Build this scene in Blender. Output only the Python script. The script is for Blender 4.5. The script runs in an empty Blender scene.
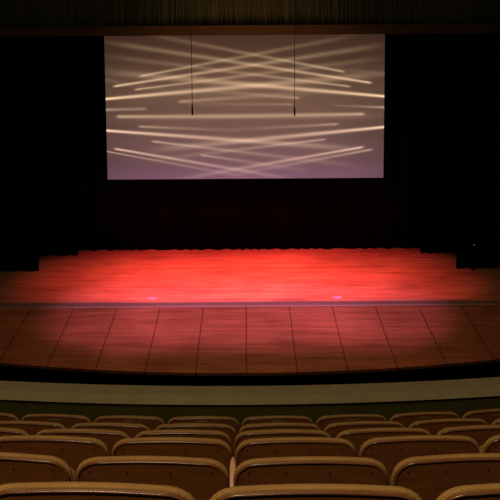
import bpy, bmesh, math, random
from mathutils import Vector, Matrix

random.seed(7)
PI = math.pi
S = bpy.context.scene
COL = S.collection

# ------------------------------------------------------------------ camera
F_PX = 1000.0                      # focal length in pixels of the 500 px frame
PX0, PY0 = 246.0, 77.0             # principal point (the frame is a low crop -> lens shift)
PITCH, ROLL = math.radians(7.24), math.radians(0.40)
EYE = Vector((0, 0, 10.05))
cF = Vector((0, math.cos(PITCH), -math.sin(PITCH)))
_R0, _D0 = Vector((1, 0, 0)), Vector((0, -math.sin(PITCH), -math.cos(PITCH)))
cR = _R0 * math.cos(ROLL) + _D0 * math.sin(ROLL)
cD = _D0 * math.cos(ROLL) - _R0 * math.sin(ROLL)
cam_data = bpy.data.cameras.new('camera')
cam_data.sensor_width = 36.0
cam_data.lens = F_PX / 500.0 * 36.0
cam_data.shift_x = (250 - PX0) / 500.0
cam_data.shift_y = -(250 - PY0) / 500.0
cam_data.clip_end = 200
cam = bpy.data.objects.new('camera', cam_data)
COL.objects.link(cam)
m = Matrix((cR, -cD, -cF)).transposed().to_4x4()
m.translation = EYE
cam.matrix_world = m
S.camera = cam

# ------------------------------------------------------------------ view, world
S.view_settings.view_transform = 'Standard'
S.view_settings.look = 'None'
S.view_settings.gamma = 1.0
S.view_settings.use_curve_mapping = False
S.view_settings.exposure = 0.0
W = bpy.data.worlds.new('world')
S.world = W
W.use_nodes = True
W.node_tree.nodes['Background'].inputs[0].default_value = (0.9, 0.8, 0.6, 1)
W.node_tree.nodes['Background'].inputs[1].default_value = 0.0

# ------------------------------------------------------------------ lights
def aim(o, target):
    o.rotation_euler = (Vector(target) - o.location).to_track_quat('-Z', 'Y').to_euler()

def spot(name, loc, target, angle, blend, power, color, radius=0.08):
    d = bpy.data.lights.new(name, 'SPOT')
    d.energy, d.color = power, color
    d.spot_size, d.spot_blend, d.shadow_soft_size = math.radians(angle), blend, radius
    o = bpy.data.objects.new(name, d)
    COL.objects.link(o)
    o.location = loc
    aim(o, target)
    return o

def area(name, loc, target, sx, sy, power, color, spread=180):
    d = bpy.data.lights.new(name, 'AREA')
    d.shape, d.size, d.size_y = 'RECTANGLE', sx, sy
    d.energy, d.color, d.spread = power, color, math.radians(spread)
    o = bpy.data.objects.new(name, d)
    COL.objects.link(o)
    o.location = loc
    aim(o, target)
    return o

# red stage lanterns on a bar over the stage, cut in front by an added unseen blocker
RED = (1.0, 0.068, 0.066)
for x in (-2.8, -0.95, 0.95, 2.9):
    spot('red_stage_light', (x, 29.2, 8.6), (x * 0.98, 29.5, 0), 60, 1.0, 4000, RED, 0.015)
# pink front-of-house wash on the apron
for x in (-3.3, -1.1, 1.1, 3.3):
    spot('pink_wash', (x, 16.0, 15.5), (x * .95, 26.8, 0), 18, 1.0, 10800, (1.0, 0.24, 0.55), 0.1)
# low warm wash on the apron
spot('warm_wash', (0.0, 22.0, 14.0), (0.0, 25.2, 0), 74, 1.0, 2100, (1.0, 0.50, 0.22), 0.3)
# dim house wash on the valance
spot('house_wash', (0.0, 6.0, 14.8), (0.0, 26.4, 8.6), 44, 1.0, 1000, (1.0, 0.72, 0.42), 0.3)
# house lights over the balcony
area('house_light', (-1.6, -1.6, 14.2), (-.4, 4.5, 7.5), 2.0, 0.5, 200, (1.0, 0.74, 0.42))
area('house_light', (-1.5, 1.0, 14.4), (-0.5, 5.5, 7.0), 0.6, 0.6, 60, (1.0, 0.74, 0.42))

# ------------------------------------------------------------------ pixel -> place
def ray(px, py):
    return cF + cR * ((px - PX0) / F_PX) + cD * ((py - PY0) / F_PX)

def on_y(px, py, Y):
    d = ray(px, py)
    return EYE + d * (Y / d.y)

def on_z(px, py, z):
    d = ray(px, py)
    return EYE + d * ((z - EYE.z) / d.z)

# ------------------------------------------------------------------ helpers
def tag(o, label=None, cat=None, group=None, kind=None):
    if label: o['label'] = label
    if cat: o['category'] = cat
    if group: o['group'] = group
    if kind: o['kind'] = kind
    return o

def link_bm(name, bm, mat, parent=None, smooth=False):
    bmesh.ops.recalc_face_normals(bm, faces=bm.faces)
    me = bpy.data.meshes.new(name)
    bm.to_mesh(me)
    bm.free()
    if smooth:
        for p in me.polygons: p.use_smooth = True
    if mat: me.materials.append(mat)
    o = bpy.data.objects.new(name, me)
    COL.objects.link(o)
    if parent: o.parent = parent
    return o

def empty(name, loc, rz=0.0):
    o = bpy.data.objects.new(name, None)
    o.empty_display_size = 0.1
    COL.objects.link(o)
    o.location = loc
    o.rotation_euler = (0, 0, rz)
    return o

def add_box(bm, x0, x1, y0, y1, z0, z1, bevel=0.0, seg=2):
    g = bmesh.ops.create_cube(bm, size=1.0)
    vs = g['verts']
    for v in vs:
        v.co = Vector((x0 + (v.co.x + .5) * (x1 - x0), y0 + (v.co.y + .5) * (y1 - y0), z0 + (v.co.z + .5) * (z1 - z0)))
    if bevel:
        es = list({e for v in vs for e in v.link_edges})
        bmesh.ops.bevel(bm, geom=es, offset=bevel, segments=seg, affect='EDGES', profile=0.5)

def add_tube(bm, pts, r, n=8, cap=True):
    rings = []
    for i, p in enumerate(pts):
        p = Vector(p)
        a = Vector(pts[max(i - 1, 0)]); b = Vector(pts[min(i + 1, len(pts) - 1)])
        t = (b - a).normalized()
        up = Vector((0, 1, 0)) if abs(t.y) < .9 else Vector((1, 0, 0))
        u = t.cross(up).normalized(); w = t.cross(u)
        rr = r[i] if isinstance(r, (list, tuple)) else r
        rings.append([bm.verts.new(p + (u * math.cos(2 * PI * k / n) + w * math.sin(2 * PI * k / n)) * rr) for k in range(n)])
    for i in range(len(rings) - 1):
        for k in range(n):
            bm.faces.new((rings[i][k], rings[i][(k + 1) % n], rings[i + 1][(k + 1) % n], rings[i + 1][k]))
    if cap:
        bm.faces.new(rings[0]); bm.faces.new(rings[-1][::-1])

def loft(bm, rings, cap=True):
    R = [[bm.verts.new(p) for p in ring] for ring in rings]
    n = len(R[0])
    for i in range(len(R) - 1):
        for k in range(n):
            bm.faces.new((R[i][k], R[i][(k + 1) % n], R[i + 1][(k + 1) % n], R[i + 1][k]))
    if cap:
        bm.faces.new(R[0][::-1]); bm.faces.new(R[-1])

# ------------------------------------------------------------------ materials
def new_mat(name):
    mt = bpy.data.materials.new(name)
    mt.use_nodes = True
    nt = mt.node_tree
    return mt, nt, nt.nodes['Principled BSDF']

def N(nt, kind, **kw):
    n = nt.nodes.new(kind)
    for k, v in kw.items(): setattr(n, k, v)
    return n

def math_n(nt, op, a, b=None, c=None, clamp=False):
    n = nt.nodes.new('ShaderNodeMath'); n.operation = op; n.use_clamp = clamp
    for i, v in enumerate((a, b, c)):
        if v is None: continue
        if isinstance(v, (int, float)): n.inputs[i].default_value = v
        else: nt.links.new(v, n.inputs[i])
    return n.outputs[0]

def mix_col(nt, fac, a, b, mode='MIX'):
    n = nt.nodes.new('ShaderNodeMix'); n.data_type = 'RGBA'; n.blend_type = mode
    for sock, v in ((n.inputs[0], fac), (n.inputs[6], a), (n.inputs[7], b)):
        if isinstance(v, (int, float)): sock.default_value = v
        elif isinstance(v, tuple): sock.default_value = v if len(v) == 4 else v + (1,)
        else: nt.links.new(v, sock)
    return n.outputs[2]

def coords(nt, scale=(1, 1, 1), kind='Object'):
    tc = N(nt, 'ShaderNodeTexCoord'); mp = N(nt, 'ShaderNodeMapping')
    mp.inputs['Scale'].default_value = scale
    nt.links.new(tc.outputs[kind], mp.inputs['Vector'])
    return mp.outputs[0]

def noise(nt, vec, scale, detail=3, rough=.55):
    n = N(nt, 'ShaderNodeTexNoise')
    n.inputs['Scale'].default_value = scale; n.inputs['Detail'].default_value = detail; n.inputs['Roughness'].default_value = rough
    nt.links.new(vec, n.inputs['Vector'])
    return n.outputs['Fac']

def simple(name, c, rough=.6, var=.25, scale=12, spec=.3, stretch=(1, 1, 1), metal=0, bump=0):
    mt, nt, b = new_mat(name)
    v = coords(nt, stretch)
    f = noise(nt, v, scale)
    nt.links.new(mix_col(nt, f, tuple(x * (1 - var) for x in c), tuple(min(1, x * (1 + var)) for x in c)), b.inputs['Base Color'])
    b.inputs['Roughness'].default_value = rough
    b.inputs['Specular IOR Level'].default_value = spec
    b.inputs['Metallic'].default_value = metal
    if bump:
        bp = N(nt, 'ShaderNodeBump'); bp.inputs['Strength'].default_value = bump; bp.inputs['Distance'].default_value = .01
        nt.links.new(f, bp.inputs['Height']); nt.links.new(bp.outputs[0], b.inputs['Normal'])
    return mt

M = {}
M['seat_wood'] = simple('seat_wood', (.21, .076, .022), .42, .45, 9, .35, (1, 1, 5))
M['trim'] = simple('trim_wood', (.20, .08, .035), .22, .2, 20, .8)
M['plate'] = simple('brass_plate', (.22, .145, .06), .6, .2, 60, .5, metal=.2)
M['screw'] = simple('screw_metal', (.055, .025, .012), .5, .2, 60, .3)
M['armrest'] = simple('armrest_wood', (.02, .009, .005), .5, .3, 10, .3, (6, 1, 6))
M['pale_arm'] = simple('pale_armrest_wood', (.85, .45, .30), .45, .25, 10, .4, (6, 1, 6))
M['iron'] = simple('cast_iron', (.018, .014, .011), .55, .3, 25, .3)
M['black_cloth'] = simple('black_velvet', (.0030, .0034, .0028), .95, .5, 3, .02, (3, 3, .3))
M['back_cloth'] = simple('dark_backdrop_velvet', (.0042, .0036, .0032), .95, .5, 3, .02, (4, 4, .3))
M['valance'] = simple('green_black_velvet', (.058, .060, .032), .95, .95, 5, .05, (6, 6, .25))
M['band'] = simple('brown_band', (.075, .040, .019), .8, .35, 9, .1, (1, 1, 4))
M['black'] = simple('black_paint', (.006, .005, .005), .8, .3, 5, .05)
M['mic'] = simple('microphone_metal', (.012, .010, .010), .5, .2, 80, .3)
M['cap'] = simple('parapet_cream', (.60, .50, .29), .6, .22, 7, .2, (1, 1, 1))
M['green'] = simple('green_plaster', (.075, .072, .016), .8, .35, 5, .1)
M['carpet'] = simple('dark_carpet', (.035, .028, .014), .95, .4, 60, .02)
M['wall'] = simple('dark_wall', (.03, .026, .02), .9, .3, 3, .05)

# woven tan fabric: diagonal twisted-cord weave
def weave():
    mt, nt, b = new_mat('woven_tan_fabric')
    tc = N(nt, 'ShaderNodeTexCoord'); sp = N(nt, 'ShaderNodeSeparateXYZ')
    nt.links.new(tc.outputs['Object'], sp.inputs[0])
    x, y, z = sp.outputs
    k = 2 * PI / 0.0095
    yz = math_n(nt, 'ADD', y, z)
    s1 = math_n(nt, 'SINE', math_n(nt, 'MULTIPLY', math_n(nt, 'ADD', x, math_n(nt, 'MULTIPLY', yz, .8)), k))
    s2 = math_n(nt, 'SINE', math_n(nt, 'MULTIPLY', math_n(nt, 'SUBTRACT', y, math_n(nt, 'MULTIPLY', z, .6)), k * 1.1))
    h = math_n(nt, 'MULTIPLY_ADD', math_n(nt, 'MULTIPLY_ADD', s2, .35, s1), .35, .5, clamp=True)
    nz = noise(nt, tc.outputs['Object'], 14, 4)
    c1 = mix_col(nt, h, (.24, .118, .034), (.80, .50, .20))
    c2 = mix_col(nt, nz, c1, (.38, .215, .075))
    nt.links.new(c2, b.inputs['Base Color'])
    b.inputs['Roughness'].default_value = .9
    b.inputs['Specular IOR Level'].default_value = .1
    bp = N(nt, 'ShaderNodeBump'); bp.inputs['Strength'].default_value = .5; bp.inputs['Distance'].default_value = .004
    nt.links.new(h, bp.inputs['Height']); nt.links.new(bp.outputs[0], b.inputs['Normal'])
    return mt
M['weave'] = weave()

def stage_wood(name, base, dark, seams, seam_strength):
    """boards running across the stage; sheets 1.22 m wide with thin joints that run upstage"""
    mt, nt, b = new_mat(name)
    tc = N(nt, 'ShaderNodeTexCoord'); sp = N(nt, 'ShaderNodeSeparateXYZ')
    nt.links.new(tc.outputs['Object'], sp.inputs[0])
    x, y, z = sp.outputs
    n1 = noise(nt, coords(nt, (.35, 7, 1)), 2.2, 6, .65)
    n2 = noise(nt, coords(nt, (.12, 2.2, 1)), 1.6, 3, .5)
    n3 = noise(nt, coords(nt, (.8, .8, 1)), .55, 3, .5)
    n4 = noise(nt, coords(nt, (2.5, 22, 1)), 3.0, 3, .6)
    n5 = noise(nt, coords(nt, (.55, 4.2, 1)), 1.0, 5, .7)
    f = math_n(nt, 'ADD', math_n(nt, 'MULTIPLY', n1, .25), math_n(nt, 'ADD', math_n(nt, 'MULTIPLY', n2, .15), math_n(nt, 'MULTIPLY', n4, .15)))
    f = math_n(nt, 'MULTIPLY_ADD', n5, .45, f)
    mr = N(nt, 'ShaderNodeMapRange'); mr.inputs[1].default_value = .38; mr.inputs[2].default_value = .60
    nt.links.new(f, mr.inputs[0])
    col = mix_col(nt, mr.outputs[0], dark, base)
    mr2 = N(nt, 'ShaderNodeMapRange'); mr2.inputs[1].default_value = .3; mr2.inputs[2].default_value = .7; mr2.inputs[3].default_value = .72; mr2.inputs[4].default_value = 1.12
    nt.links.new(n3, mr2.inputs[0])
    cm = N(nt, 'ShaderNodeCombineColor')
    for i in range(3): nt.links.new(mr2.outputs[0], cm.inputs[i])
    col = mix_col(nt, 1.0, col, cm.outputs[0], 'MULTIPLY')
    # board joints
    by = math_n(nt, 'FRACT', math_n(nt, 'DIVIDE', y, .30))
    bj = math_n(nt, 'LESS_THAN', by, .05)
    col = mix_col(nt, math_n(nt, 'MULTIPLY', bj, .30), col, (.03, .012, .008))
    if seams:
        wob = math_n(nt, 'MULTIPLY', math_n(nt, 'SINE', math_n(nt, 'MULTIPLY', y, 21.0)), .008)
        fx = math_n(nt, 'FRACT', math_n(nt, 'ADD', math_n(nt, 'DIVIDE', math_n(nt, 'ADD', math_n(nt, 'ADD', x, wob), .04), 1.22), .5))
        dx = math_n(nt, 'ABSOLUTE', math_n(nt, 'SUBTRACT', fx, .5))
        sj = math_n(nt, 'LESS_THAN', dx, .011)
        gap = noise(nt, coords(nt, (.3, 2.4, 1)), 3.0, 2)
        sj = math_n(nt, 'MULTIPLY', sj, math_n(nt, 'MULTIPLY', math_n(nt, 'ADD', gap, .45, clamp=True), seam_strength))
        col = mix_col(nt, sj, col, (.02, .010, .008))
    nt.links.new(col, b.inputs['Base Color'])
    b.inputs['Roughness'].default_value = .62
    b.inputs['Specular IOR Level'].default_value = .12
    return mt
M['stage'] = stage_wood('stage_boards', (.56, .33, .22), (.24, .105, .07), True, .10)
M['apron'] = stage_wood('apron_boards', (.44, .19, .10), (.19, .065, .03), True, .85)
M['strip'] = simple('grey_strip', (.22, .14, .125), .7, .35, 5, .15, (1, 6, 1))
M['pale_strip'] = simple('pale_strip', (.34, .25, .21), .7, .35, 5, .15, (1, 6, 1))
M['pink_tape'] = simple('pink_tape', (.75, .40, .75), .7, .1, 5, .2)

# ------------------------------------------------------------------ big structure
STAGE_W = 8.6
Y_LINE0, Y_LINE1 = 27.32, 27.74          # the grey strip across the stage
Y_WALL = 34.0
EDGE_Y, EDGE_R = 22.86, 26.5             # front of apron at the middle, its radius

def edge_y(x): return EDGE_Y + EDGE_R - math.sqrt(EDGE_R ** 2 - x * x)

bm = bmesh.new(); add_box(bm, -STAGE_W, STAGE_W, Y_LINE1, Y_WALL, -.3, 0.0)
tag(link_bm('floor_stage', bm, M['stage']), kind='structure')
bm = bmesh.new(); add_box(bm, -STAGE_W, STAGE_W, Y_LINE0, Y_LINE1, -.3, 0.004)
tag(link_bm('trim_stage_strip', bm, M['strip']), kind='structure')
bm = bmesh.new(); add_box(bm, -STAGE_W, STAGE_W, Y_LINE0 + .01, Y_LINE0 + .12, 0.0, 0.008)
tag(link_bm('trim_stage_line', bm, M['pale_strip']), kind='structure')
bm = bmesh.new()
top, bot, back, backb = [], [], [], []
n = 48
for i in range(n + 1):
    x = -STAGE_W + 2 * STAGE_W * i / n
    top.append(bm.verts.new((x, edge_y(x), 0))); bot.append(bm.verts.new((x, edge_y(x), -.07)))
    back.append(bm.verts.new((x, Y_LINE0, 0))); backb.append(bm.verts.new((x, Y_LINE0, -.07)))
for i in range(n):
    bm.faces.new((top[i], top[i + 1], back[i + 1], back[i]))
    bm.faces.new((bot[i], bot[i + 1], top[i + 1], top[i]))
    bm.faces.new((backb[i], backb[i + 1], bot[i + 1], bot[i]))
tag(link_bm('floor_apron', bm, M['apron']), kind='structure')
bm = bmesh.new()
a = []
for i in range(n + 1):
    x = -STAGE_W + 2 * STAGE_W * i / n
    y = edge_y(x) + .06
    a.append([bm.verts.new((x, y, -.07)), bm.verts.new((x, y, -1.1)), bm.verts.new((x, y + .1, -1.1)), bm.verts.new((x, y + .1, -.07))])
for i in range(n):
    for k in range(3):
        bm.faces.new((a[i][k], a[i + 1][k], a[i + 1][k + 1], a[i][k + 1]))
tag(link_bm('wall_stage_front', bm, M['black']), kind='structure')

bm = bmesh.new(); add_box(bm, -10, 10, -4, Y_WALL, -1.3, -1.1)
tag(link_bm('floor', bm, M['black']), kind='structure')
bm = bmesh.new(); add_box(bm, -10.2, -10, -4, Y_WALL, -1.3, 16)
tag(link_bm('wall_left', bm, M['black']), kind='structure')
bm = bmesh.new(); add_box(bm, 10, 10.2, -4, Y_WALL, -1.3, 16)
tag(link_bm('wall_right', bm, M['black']), kind='structure')
bm = bmesh.new(); add_box(bm, -10.2, 10.2, Y_WALL, Y_WALL + .2, -1.3, 16)
tag(link_bm('wall_back', bm, M['black']), kind='structure')
bm = bmesh.new(); add_box(bm, -10.2, 10.2, -4, Y_WALL + .2, 16, 16.2)
tag(link_bm('ceiling', bm, M['black']), kind='structure')

# ------------------------------------------------------------------ seat rows (tops measured in the photograph)
#        y of the back's top, px per seat, px of the joint nearest the middle, first and last seat from that joint
ROWS = [(490.6, 230.0, 201.5, -1, 1),
        (460.9, 160.6, 231.0, -2, 1),
        (440.5, 125.2, 233.5, -2, 2),
        (432.0, 101.6, 232.5, -3, 2),
        (425.0, 85.4, 237.3, -3, 3),
        (417.6, 74.6, 240.2, -4, 3)]
SEAT = 0.55
H_TOP = 0.85
rows = []
for i, (py, pitch, joint, k0, k1) in enumerate(ROWS):
    t = SEAT * F_PX / pitch
    p = EYE + ray(PX0, py) * t
    R = (17.0, 13.0, 19.0, 22.0, 21.0, 20.0)[i]
    xj = (EYE + ray(joint, py) * t).x
    rows.append((p.y, p.z - H_TOP, R, xj, k0, k1))

# stepped balcony floor, curved with the rows
def arc_slab(bm, Yf, Yb, R_f, z0, z1, half=5.0, n=24):
    """slab between two arcs; Yf nearer the camera; both arcs share the row's centre"""
    cy = Yf + R_f
    q = []
    for i in range(n + 1):
        th = -half / R_f + 2 * half / R_f * i / n
        ring = []
        for (yy, z) in ((Yf, z0), (Yf, z1), (Yb, z1), (Yb, z0)):
            r = cy - yy
            ring.append(bm.verts.new((r * math.sin(th), cy - r * math.cos(th), z)))
        q.append(ring)
    for i in range(n):
        for k in range(4):
            bm.faces.new((q[i][k], q[i + 1][k], q[i + 1][(k + 1) % 4], q[i][(k + 1) % 4]))
    bm.faces.new(q[0]); bm.faces.new(q[-1][::-1])

bm = bmesh.new()
CAP_T = 8.5
pc_near = EYE + ray(PX0, 395.4) * CAP_T
PAR_Y0, PAR_Z = pc_near.y, pc_near.z       # near edge of the parapet cap
bounds = [rows[0][0] - 1.5] + [r[0] - .42 for r in rows] + [PAR_Y0 + .06]
z_low = rows[-1][1] - .5
arc_slab(bm, bounds[0], bounds[1], 26, z_low, rows[0][1] + .43)
for i, r in enumerate(rows):
    arc_slab(bm, bounds[i + 1], bounds[i + 2], r[2] + .42, z_low, r[1])
tag(link_bm('floor_balcony', bm, M['carpet']), kind='structure')

PR = 17.0
bm = bmesh.new(); arc_slab(bm, PAR_Y0 + .05, PAR_Y0 + .155, PR - .05, z_low, PAR_Z - .085)
tag(link_bm('wall_balcony_front', bm, M['green']), kind='structure')
bm = bmesh.new(); arc_slab(bm, PAR_Y0, PAR_Y0 + .185, PR, PAR_Z - .085, PAR_Z)
es = [e for e in bm.edges if len(e.link_faces) == 2 and e.calc_face_angle(0) > 1.0]
bmesh.ops.bevel(bm, geom=es, offset=.010, segments=3, affect='EDGES', profile=.5)
tag(link_bm('trim_balcony_cap', bm, M['cap']), kind='structure')

# ------------------------------------------------------------------ curtains
def drape_bm(x0, x1, y, z0, z1, amp, wave, seed, depth=.05):
    rnd = random.Random(seed)
    bm = bmesh.new()
    nx = max(16, int((x1 - x0) / wave * 10))
    nz = 6
    ph, fr = rnd.random() * 6, []
    x = 0.0
    prof = []
    phase = ph
    for i in range(nx + 1):
        phase += (x1 - x0) / nx / wave * 2 * PI * (1 + .45 * math.sin(i * .13 + seed) + .2 * math.sin(i * .041 * (1 + seed % 3)))
        prof.append((x0 + (x1 - x0) * i / nx, amp * (math.sin(phase) + .3 * math.sin(2.3 * phase + 1))))
    front, backv = [], []
    for j in range(nz + 1):
        f = j / nz
        fr_, br_ = [], []
        for i, (px, dy) in enumerate(prof):
            zz = z0 + (z1 - z0) * f
            if j == 0: zz += .012 + .012 * math.sin(i * .37 + seed)
            k = 1 - .35 * f
            fr_.append(bm.verts.new((px, y + dy * k, zz)))
            br_.append(bm.verts.new((px, y + dy * k + .012, zz)))
        front.append(fr_); backv.append(br_)
    for j in range(nz):
        for i in range(nx):
            bm.faces.new((front[j][i], front[j][i + 1], front[j + 1][i + 1], front[j + 1][i]))
            bm.faces.new((backv[j][i + 1], backv[j][i], backv[j + 1][i], backv[j + 1][i + 1]))
        bm.faces.new((backv[j][0], front[j][0], front[j + 1][0], backv[j + 1][0]))
        bm.faces.new((front[j][nx], backv[j][nx], backv[j + 1][nx], front[j + 1][nx]))
    for i in range(nx):
        bm.faces.new((backv[0][i], backv[0][i + 1], front[0][i + 1], front[0][i]))
        bm.faces.new((front[nz][i], front[nz][i + 1], backv[nz][i + 1], backv[nz][i]))
    return bm

def drape(name, label, x0, x1, py_px, amp, wave, seed, mat, z1=10.2):
    """floor-length drape whose hem stands at the given stage depth"""
    cx = (x0 + x1) / 2
    bm = drape_bm(x0 - cx, x1 - cx, 0, 0.0, z1, amp, wave, seed)
    o = link_bm(name, bm, mat, smooth=True)
    o.location = (cx, py_px, 0.004)
    return tag(o, label, 'curtain')

Y_BACK = on_z(250, 250.2, 0).y
Y_MID = on_z(246, 254.5, 0).y
Y_FRONT = on_z(246, 270.0, 0).y
xml, xmr = on_z(78, 255.5, 0).x, on_z(420, 252.8, 0).x
xfl, xfr = on_z(38.5, 271.5, 0).x, on_z(456, 268.5, 0).x
drape('backdrop_curtain', 'wide black pleated curtain at the back of the stage behind the screen', -7.6, 7.6, Y_BACK + .08, .06, .42, 3, M['back_cloth'])
drape('leg_curtain', 'narrow black side curtain left of the red floor, deeper of the two on that side', -8.2, xml, Y_MID, .05, .4, 5, M['black_cloth'])
drape('leg_curtain', 'narrow black side curtain right of the red floor, deeper of the two on that side', xmr, 8.2, Y_MID, .05, .4, 6, M['black_cloth'])
drape('leg_curtain', 'black side curtain at the far left of the stage, nearer the audience', -8.5, xfl, Y_FRONT, .05, .45, 8, M['black_cloth'])
drape('leg_curtain', 'black side curtain at the far right of the stage, nearer the audience', xfr, 8.5, Y_FRONT, .05, .45, 9, M['black_cloth'])

# added blocker, hidden behind the valance, cuts the front of the red light
bm = drape_bm(-8.4, 8.4, 0, 0, 2.2, .003, .5, 4)
o = link_bm('added_light_blocker', bm, M['black_cloth'], smooth=True)
o.location = (0, 29.078, 7.9)
tag(o, 'unseen black cloth added behind the pleated valance to block the red light', 'curtain')

# valance with its bottom band
Y_VAL = 26.4
zb0 = on_y(246, 35.0, Y_VAL).z
zb1 = on_y(246, 25.6, Y_VAL).z
val = empty('stage_valance', (0, Y_VAL, zb0))
tag(val, 'pleated green-black valance with a brown bottom band across the top of the stage', 'valance')
link_bm('drape', drape_bm(-8.6, 8.6, .05, zb1 - zb0 - .02, 2.3, .045, .13, 2), M['valance'], val, smooth=True)
bm = bmesh.new(); add_box(bm, -8.6, 8.6, -.03, .10, 0, zb1 - zb0, .012)
link_bm('bottom_band', bm, M['band'], val)

# ------------------------------------------------------------------ projection screen
Y_SCR = 32.35
sx0 = (on_y(104.3, 36, Y_SCR).x + on_y(107.6, 179, Y_SCR).x) / 2
sx1 = (on_y(385, 36, Y_SCR).x + on_y(383.3, 178, Y_SCR).x) / 2
sz0 = on_y(246, 178.6, Y_SCR).z
sz1 = on_y(246, 30, Y_SCR).z
scx = (sx0 + sx1) / 2

def screen_material():
    mt, nt, b = new_mat('lit_projection')
    tc = N(nt, 'ShaderNodeTexCoord'); sp = N(nt, 'ShaderNodeSeparateXYZ')
    nt.links.new(tc.outputs['Object'], sp.inputs[0])
    X, _, Z = sp.outputs
    def loc(px, py):
        p = on_y(px, py, Y_SCR)
        return p.x - scx, p.z - sz0
    # (head x, head y, tail x, tail y, strength, head width px, tail width px, soft head)
    ST = [
        (139, 76.5, 352, 36, .62, 1.0, 2.2, 1), (113, 86.5, 384, 45, 1.0, 1.0, 2.4, 1), (134, 89.8, 384, 58, .62, .9, 2.4, 1),
        (104, 99.2, 384, 74, 1.40, 1.2, 3.2, 0), (178, 101.8, 330, 91, .40, 1.4, 2.8, 1), (104, 109.8, 148, 108.8, .55, 1.3, 1.5, 0), (147, 108.9, 100, 109.9, .30, 1.4, 1.4, 1), (294, 104.4, 180, 104, .26, 1.1, 2.0, 1),
        (116, 116.6, 384, 116, .60, 1.4, 2.8, 1), (138, 126.5, 242, 130.8, .50, 1.1, 1.7, 1), (105, 130.5, 360, 149, 1.45, 1.1, 2.8, 0),
        (151, 141.2, 360, 166, .55, 1.0, 2.4, 1), (200, 154.8, 310, 171, .42, 1.0, 2.4, 1), (114, 148.6, 292, 179, 1.1, .9, 2.0, 1),
        (106, 151.3, 252, 178, .60, .6, 1.7, 0),
        (345, 72.0, 150, 35, .62, 1.0, 2.2, 1), (372, 83.0, 105, 42, 1.0, 1.0, 2.4, 1), (351, 86.6, 105, 56, .58, .9, 2.4, 1),
        (385, 96.4, 105, 72, 1.40, 1.2, 3.2, 0), (300, 98.0, 180, 89, .40, 1.4, 2.8, 1), (385, 107.4, 331, 105.3, .62, 1.1, .9, 0),
        (365, 114.0, 110, 118, .58, 1.4, 2.8, 1), (339, 124.0, 228, 130, .45, 1.2, 2.0, 1), (385, 127.0, 150, 150, 1.40, 1.2, 3.0, 0),
        (326, 139.2, 150, 160, .52, 1.0, 2.4, 1), (364, 146.8, 180, 179, 1.0, 1.0, 2.2, 1), (373, 149.2, 225, 176, .55, 1.0, 2.2, 1),
        (105, 80, 240, 103, .10, 2, 4, 0), (384, 74, 250, 60, .10, 2, 3, 0),
    ]
    total = None
    mpp = (sx1 - sx0) / 279.0
    for (x0, y0, x1, y1, st, w0, w1, soft) in ST:
        ax, az = loc(x0, y0); bx, bz = loc(x1, y1)
        L = math.hypot(bx - ax, bz - az); ux, uz = (bx - ax) / L, (bz - az) / L
        dx = math_n(nt, 'SUBTRACT', X, ax); dz = math_n(nt, 'SUBTRACT', Z, az)
        s = math_n(nt, 'MULTIPLY_ADD', dx, ux, math_n(nt, 'MULTIPLY', dz, uz))
        pr = math_n(nt, 'MULTIPLY_ADD', dx, -uz, math_n(nt, 'MULTIPLY', dz, ux))
        sn = math_n(nt, 'DIVIDE', s, L, clamp=True)
        w = math_n(nt, 'MULTIPLY_ADD', sn, (w1 - w0) * mpp * 1.15, w0 * mpp * 1.0)
        q = math_n(nt, 'DIVIDE', pr, w)
        g = math_n(nt, 'EXPONENT', math_n(nt, 'MULTIPLY', math_n(nt, 'MULTIPLY', q, q), -1.0))
        hd = N(nt, 'ShaderNodeMapRange', interpolation_type='SMOOTHSTEP')
        hd.inputs[1].default_value = -.05 if soft else -.6; hd.inputs[2].default_value = .15 if soft else -.3
        nt.links.new(s, hd.inputs[0])
        tl = N(nt, 'ShaderNodeMapRange')
        tl.inputs[1].default_value = 0.0; tl.inputs[2].default_value = 1.0; tl.inputs[3].default_value = st * 1.05
        tl.inputs[4].default_value = st * .07
        nt.links.new(math_n(nt, 'POWER', sn, .28), tl.inputs[0])
        en = N(nt, 'ShaderNodeMapRange', interpolation_type='SMOOTHSTEP')
        en.inputs[1].default_value = .88 * L; en.inputs[2].default_value = 1.06 * L; en.inputs[3].default_value = 1; en.inputs[4].default_value = 0
        nt.links.new(s, en.inputs[0])
        v = math_n(nt, 'MULTIPLY', math_n(nt, 'MULTIPLY', g, hd.outputs[0]), math_n(nt, 'MULTIPLY', tl.outputs[0], en.outputs[0]))
        total = v if total is None else math_n(nt, 'ADD', total, v)
    H = sz1 - sz0
    zn = math_n(nt, 'DIVIDE', Z, on_y(246, 36, Y_SCR).z - sz0)
    ramp = N(nt, 'ShaderNodeValToRGB')
    def lin(r, g, bb): return tuple(((c / 255 + .055) / 1.055) ** 2.4 for c in (r, g, bb)) + (1,)
    e = ramp.color_ramp.elements
    e[0].position, e[0].color = 0.0, lin(118, 82, 100)
    e[1].position, e[1].color = 1.0, lin(66, 44, 33)
    for pos, c in ((.12, lin(109, 77, 81)), (.35, lin(103, 75, 67)), (.55, lin(104, 77, 63)), (.72, lin(94, 69, 55)), (.86, lin(76, 53, 41))):
        k = e.new(pos); k.color = c
    nt.links.new(zn, ramp.inputs[0])
    # brighter in the middle of the picture, soft darker patches toward both sides
    xn = math_n(nt, 'DIVIDE', X, (sx1 - sx0) / 2)
    mid = math_n(nt, 'SUBTRACT', 1.25, math_n(nt, 'MULTIPLY', math_n(nt, 'MULTIPLY', xn, xn), .42))
    cl = math_n(nt, 'MULTIPLY_ADD', noise(nt, coords(nt, (.28, 1, 1.3)), .9, 2), .5, .75)
    gm = math_n(nt, 'MULTIPLY', mid, cl)
    base = N(nt, 'ShaderNodeVectorMath', operation='SCALE')
    nt.links.new(ramp.outputs[0], base.inputs[0]); nt.links.new(gm, base.inputs[3])
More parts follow.
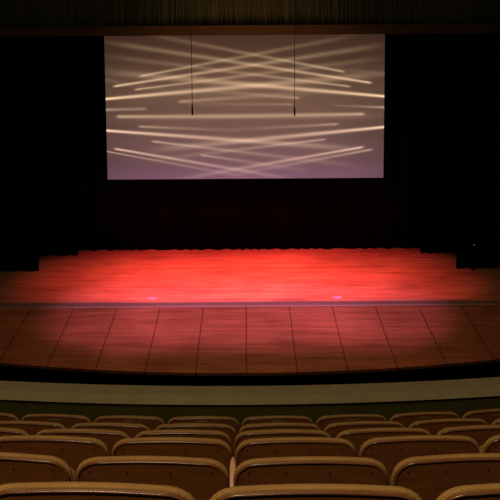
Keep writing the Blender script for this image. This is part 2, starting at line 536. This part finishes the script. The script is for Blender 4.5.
    sc = N(nt, 'ShaderNodeVectorMath', operation='SCALE')
    tint = mix_col(nt, zn, lin(250, 205, 180), lin(245, 208, 155))
    nt.links.new(tint, sc.inputs[0]); nt.links.new(total, sc.inputs[3])
    ad = N(nt, 'ShaderNodeVectorMath', operation='ADD')
    nt.links.new(base.outputs[0], ad.inputs[0]); nt.links.new(sc.outputs[0], ad.inputs[1])
    nt.links.new(ad.outputs[0], b.inputs['Emission Color'])
    b.inputs['Emission Strength'].default_value = 1.0
    b.inputs['Base Color'].default_value = (.02, .02, .02, 1)
    b.inputs['Roughness'].default_value = .95
    b.inputs['Specular IOR Level'].default_value = 0
    return mt

scr = empty('projection_screen', (scx, Y_SCR, sz0))
tag(scr, 'wide projection screen showing crossing streaks of tan light above the stage', 'screen')
hw = (sx1 - sx0) / 2
bm = bmesh.new(); add_box(bm, -hw, hw, 0, .02, 0, sz1 - sz0)
link_bm('screen_surface', bm, screen_material(), scr)
bm = bmesh.new(); add_box(bm, -hw - .04, hw + .04, .022, .06, -.05, sz1 - sz0 + .1, .008)
link_bm('backing_frame', bm, M['black'], scr)
for sx in (-.7, 0, .7):
    bm = bmesh.new(); add_tube(bm, [(sx * hw, .04, sz1 - sz0), (sx * hw, .04, 16.0 - sz0)], .006, 6)
    link_bm('hanging_cable', bm, M['black'], scr)

# ------------------------------------------------------------------ hanging microphones
def hanging_mic(px, py_top, py_bot, Y, label):
    lo = on_y(px, py_bot, Y); hi = on_y(px, py_top, Y)
    root = empty('hanging_microphone', lo)
    tag(root, label, 'microphone', 'microphones hung before the screen')
    L = hi.z - lo.z
    bm = bmesh.new()
    prof = [(0, .006), (.01, .016), (.05, .024), (.07, .020), (.08, .024), (L * .55, .024), (L * .85, .019), (L, .010)]
    add_tube(bm, [(0, 0, z) for z, r in prof], [r for z, r in prof], 12)
    link_bm('microphone_body', bm, M['mic'], root, smooth=True)
    bm = bmesh.new()
    add_tube(bm, [(0, 0, L - .01), (0, 0, L + .5), (0, 0, 5.5)], .0085, 8)
    link_bm('cable', bm, M['mic'], root, smooth=True)
hanging_mic(192.4, 104.0, 115.5, 26.2, 'thin black microphone on a cable before the left half of the screen')
hanging_mic(294.6, 106.0, 116.0, 26.2, 'thin black microphone on a cable before the right half of the screen')

# two pink tape marks on the stage and the small cue light in the right wing
for (px, py, side) in ((152, 298.2, 'left'), (337, 297.2, 'right')):
    p = on_z(px, py, 0)
    bm = bmesh.new(); add_box(bm, -.13, .13, -.05, .05, 0, .003); add_box(bm, -.04, .12, -.12, -.05, 0, .003)
    o = link_bm('floor_tape', bm, M['pink_tape'])
    o.location = (p.x, p.y, .001)
    tag(o, 'small pink tape mark on the %s half of the red stage floor' % side, 'tape', 'tape marks on the stage')

p = on_y(473.8, 244.6, Y_FRONT - .16)
cue = empty('cue_light', (p.x, p.y, 0.0))
tag(cue, 'tiny white cue light on a slim black stand before the far right curtain', 'light')
bm = bmesh.new(); add_tube(bm, [(0, 0, 0), (0, 0, .02)], .07, 16); link_bm('base', bm, M['black_cloth'], cue)
bm = bmesh.new(); add_tube(bm, [(0, 0, .02), (0, 0, p.z - .05)], .012, 8); link_bm('stand', bm, M['black_cloth'], cue)
bm = bmesh.new(); add_box(bm, -.05, .05, -.03, .03, p.z - .06, p.z + .06, .008); link_bm('housing', bm, M['black_cloth'], cue)
mt, nt, b = new_mat('lamp_glow'); b.inputs['Emission Color'].default_value = (.8, .85, .8, 1); b.inputs['Emission Strength'].default_value = .15
bm = bmesh.new(); add_tube(bm, [(0, -.028, p.z), (0, -.040, p.z), (0, -.046, p.z)], [.018, .016, .006], 12); link_bm('lens', bm, mt, cue)

# ------------------------------------------------------------------ theatre seats
LEAN = math.tan(math.radians(11))
def back_outline(wd, z0, z1, rx, rz, crown=.006, nc=10):
    """closed outline in x,z: straight bottom, rounded upper corners, faint crown"""
    pts = [(-wd / 2 + .02, z0), (wd / 2 - .02, z0), (wd / 2, z0 + .02)]
    for k in range(nc + 1):
        a = PI / 2 * k / nc
        pts.append((wd / 2 - rx + rx * math.cos(a) ** .85, z1 - rz + rz * math.sin(a) ** .85))
    for k in range(1, 8):
        u = 1 - 2 * k / 8
        pts.append((u * (wd / 2 - rx), z1 + crown * (1 - u * u)))
    for k in range(nc + 1):
        a = PI / 2 + PI / 2 * k / nc
        pts.append((-wd / 2 + rx - rx * abs(math.cos(a)) ** .85, z1 - rz + rz * abs(math.sin(a)) ** .85))
    pts.append((-wd / 2, z0 + .02))
    return pts

def lean(x, y, z): return (x, y + (z - H_TOP) * LEAN * -1 * -1, z)

def shell_rings(wd, z0, z1, rx, rz, prof):
    rings = []
    for (inset, y) in prof:
        o = back_outline(wd - 2 * inset, z0 + inset, z1 - inset, max(rx - inset * .6, .01), max(rz - inset * .6, .01))
        rings.append([(x, y - (z - H_TOP) * LEAN, z) for x, z in o])
    return rings

WD = .536
Z0 = .36
ZT = .842                     # top of the wooden shell; the pad stands a little higher
def make_seat():
    root = empty('theatre_seat', (0, 0, 0))
    bm = bmesh.new()
    loft(bm, shell_rings(WD - .006, Z0, ZT,   .092, .082, [(.004, .000), (.0, .004), (.0, .014), (.004, .018)]))
    link_bm('back_shell', bm, M['seat_wood'], root)
    bm = bmesh.new()
    r = .010
    prof = []
    for k in range(8):
        a = PI / 2 * k / 7
        prof.append((r * (1 - math.sin(a)) * .9, .002 + .010 * (1 - math.cos(a))))
    for k in range(1, 8):
        a = PI / 2 * k / 7
        prof.append((.016 * (1 - math.cos(a)), .014 + .017 * math.sin(a)))
    loft(bm, shell_rings(WD, Z0 + .03, H_TOP, .095, .085, prof))
    o = link_bm('back_cushion', bm, M['weave'], root, smooth=True)
    o['label'] = 'tan woven fabric pad'
    bm = bmesh.new()
    o2 = back_outline(WD - .020, Z0, ZT - .006, .086, .078)
    path = [(x, -.003 - (z - H_TOP) * LEAN, z) for x, z in o2[2:]]
    add_tube(bm, path, .0034, 8)
    o = link_bm('edge_trim', bm, M['trim'], root, smooth=True)
    o['label'] = 'glossy red-brown edging'
    bm = bmesh.new()
    loft(bm, shell_rings(.47, .40, .70, .06, .06, [(.02, .105), (.004, .115), (.0, .13), (.0, .19), (.004, .205), (.03, .215)]))
    link_bm('seat_cushion', bm, M['weave'], root, smooth=True)
    # side standard with its arm (left side)
    bm = bmesh.new()
    add_box(bm, -.274, -.266, .15, .34, .0, .50, .002, 1)
    add_box(bm, -.277, -.245, .10, .38, .0, .012, .004, 1)
    link_bm('side_frame', bm, M['iron'], root)
    bm = bmesh.new()
    add_box(bm, -.277, -.241, .14, .42, .50, .530, .008, 3)
    link_bm('armrest', bm, M['armrest'], root, smooth=False)
    return root

proto = make_seat()
# details only where the photograph shows them
scr_bm = bmesh.new(); add_tube(scr_bm, [(0, -.003, 0), (0, .001, 0)], .0042, 10)
scr_obj = link_bm('screw', scr_bm, M['screw'])
pl_bm = bmesh.new(); add_box(pl_bm, -.045, .045, -.004, .0, -.011, .011, .002, 1)
pl_obj = link_bm('number_plate', pl_bm, M['plate'])
protos = list(proto.children)

ROW_SAY = ['row nearest the camera', 'second row from the camera', 'third row from the camera', 'fourth row from the camera',
           'fifth row from the camera', 'farthest row by the green parapet']
ORD = ['leftmost', 'second from left', 'third from left', 'fourth from left', 'fifth from left', 'sixth from left', 'seventh from left', 'eighth from left']
first = True
# the one arm that is swung up between two backs
bm = bmesh.new()
loft(bm, [[(-.2735 + hx * math.cos(q) , yy + .012 * math.sin(q), zz + .010 * math.sin(q)) for q in [2 * PI * j / 12 for j in range(12)]]
          for (yy, zz, hx) in ((.14, .50, .008), (.15, .56, .0085), (.21, .63, .0105), (.29, .668, .0115), (.325, .674, .010), (.335, .674, .004))])
_o = link_bm('armrest', bm, M['pale_arm'], smooth=True)
raised_arm = _o.data
bpy.data.objects.remove(_o)
for i, (Y, Z, R, xj, k0, k1) in enumerate(rows):
    nseat = k1 - k0 + 1
    x0 = (.35, .2, .2, .1, 0, 0)[i]           # each arc's own middle
    for k in range(k0, k1 + 1):
        th = (xj - x0 + SEAT * (k + .5)) / R
        loc = (x0 + R * math.sin(th), Y + R - R * math.cos(th), Z)
        if first:
            seat = proto; first = False
        else:
            seat = proto.copy(); COL.objects.link(seat)
            for ch in protos:
                c = ch.copy(); COL.objects.link(c); c.parent = seat
        seat.location = loc
        seat.rotation_euler = (0, 0, th)
        idx = k - k0
        place = 'rightmost' if idx == nseat - 1 else ORD[idx]
        lab = 'tan-edged theatre seat, %s in the %s' % (place, ROW_SAY[i])
        if i == 1 and k == 0:
            lab = 'tan-edged theatre seat with pale raised armrest at its left, second row from the camera'
            for c in seat.children:
                if c.name.startswith('armrest'):
                    c.data = raised_arm
                    c['label'] = 'pale pinkish wooden armrest'
        tag(seat, lab, 'seat', 'theatre seats, ' + ROW_SAY[i])
        if i in (1, 2):
            for u in (-.40, -.16, .12, .385):
                zs = ZT - .043
                c = scr_obj.copy(); COL.objects.link(c); c.parent = seat
                c.location = (u * WD, .0005 - (zs - H_TOP) * LEAN, zs)
        if i == 5:
            zs = ZT - .030
            c = pl_obj.copy(); COL.objects.link(c); c.parent = seat
            c.location = (.0, .0 - (zs - H_TOP) * LEAN, zs)
            c.rotation_euler = (-math.atan(LEAN) * -1, 0, 0)
bpy.data.objects.remove(scr_obj); bpy.data.objects.remove(pl_obj)
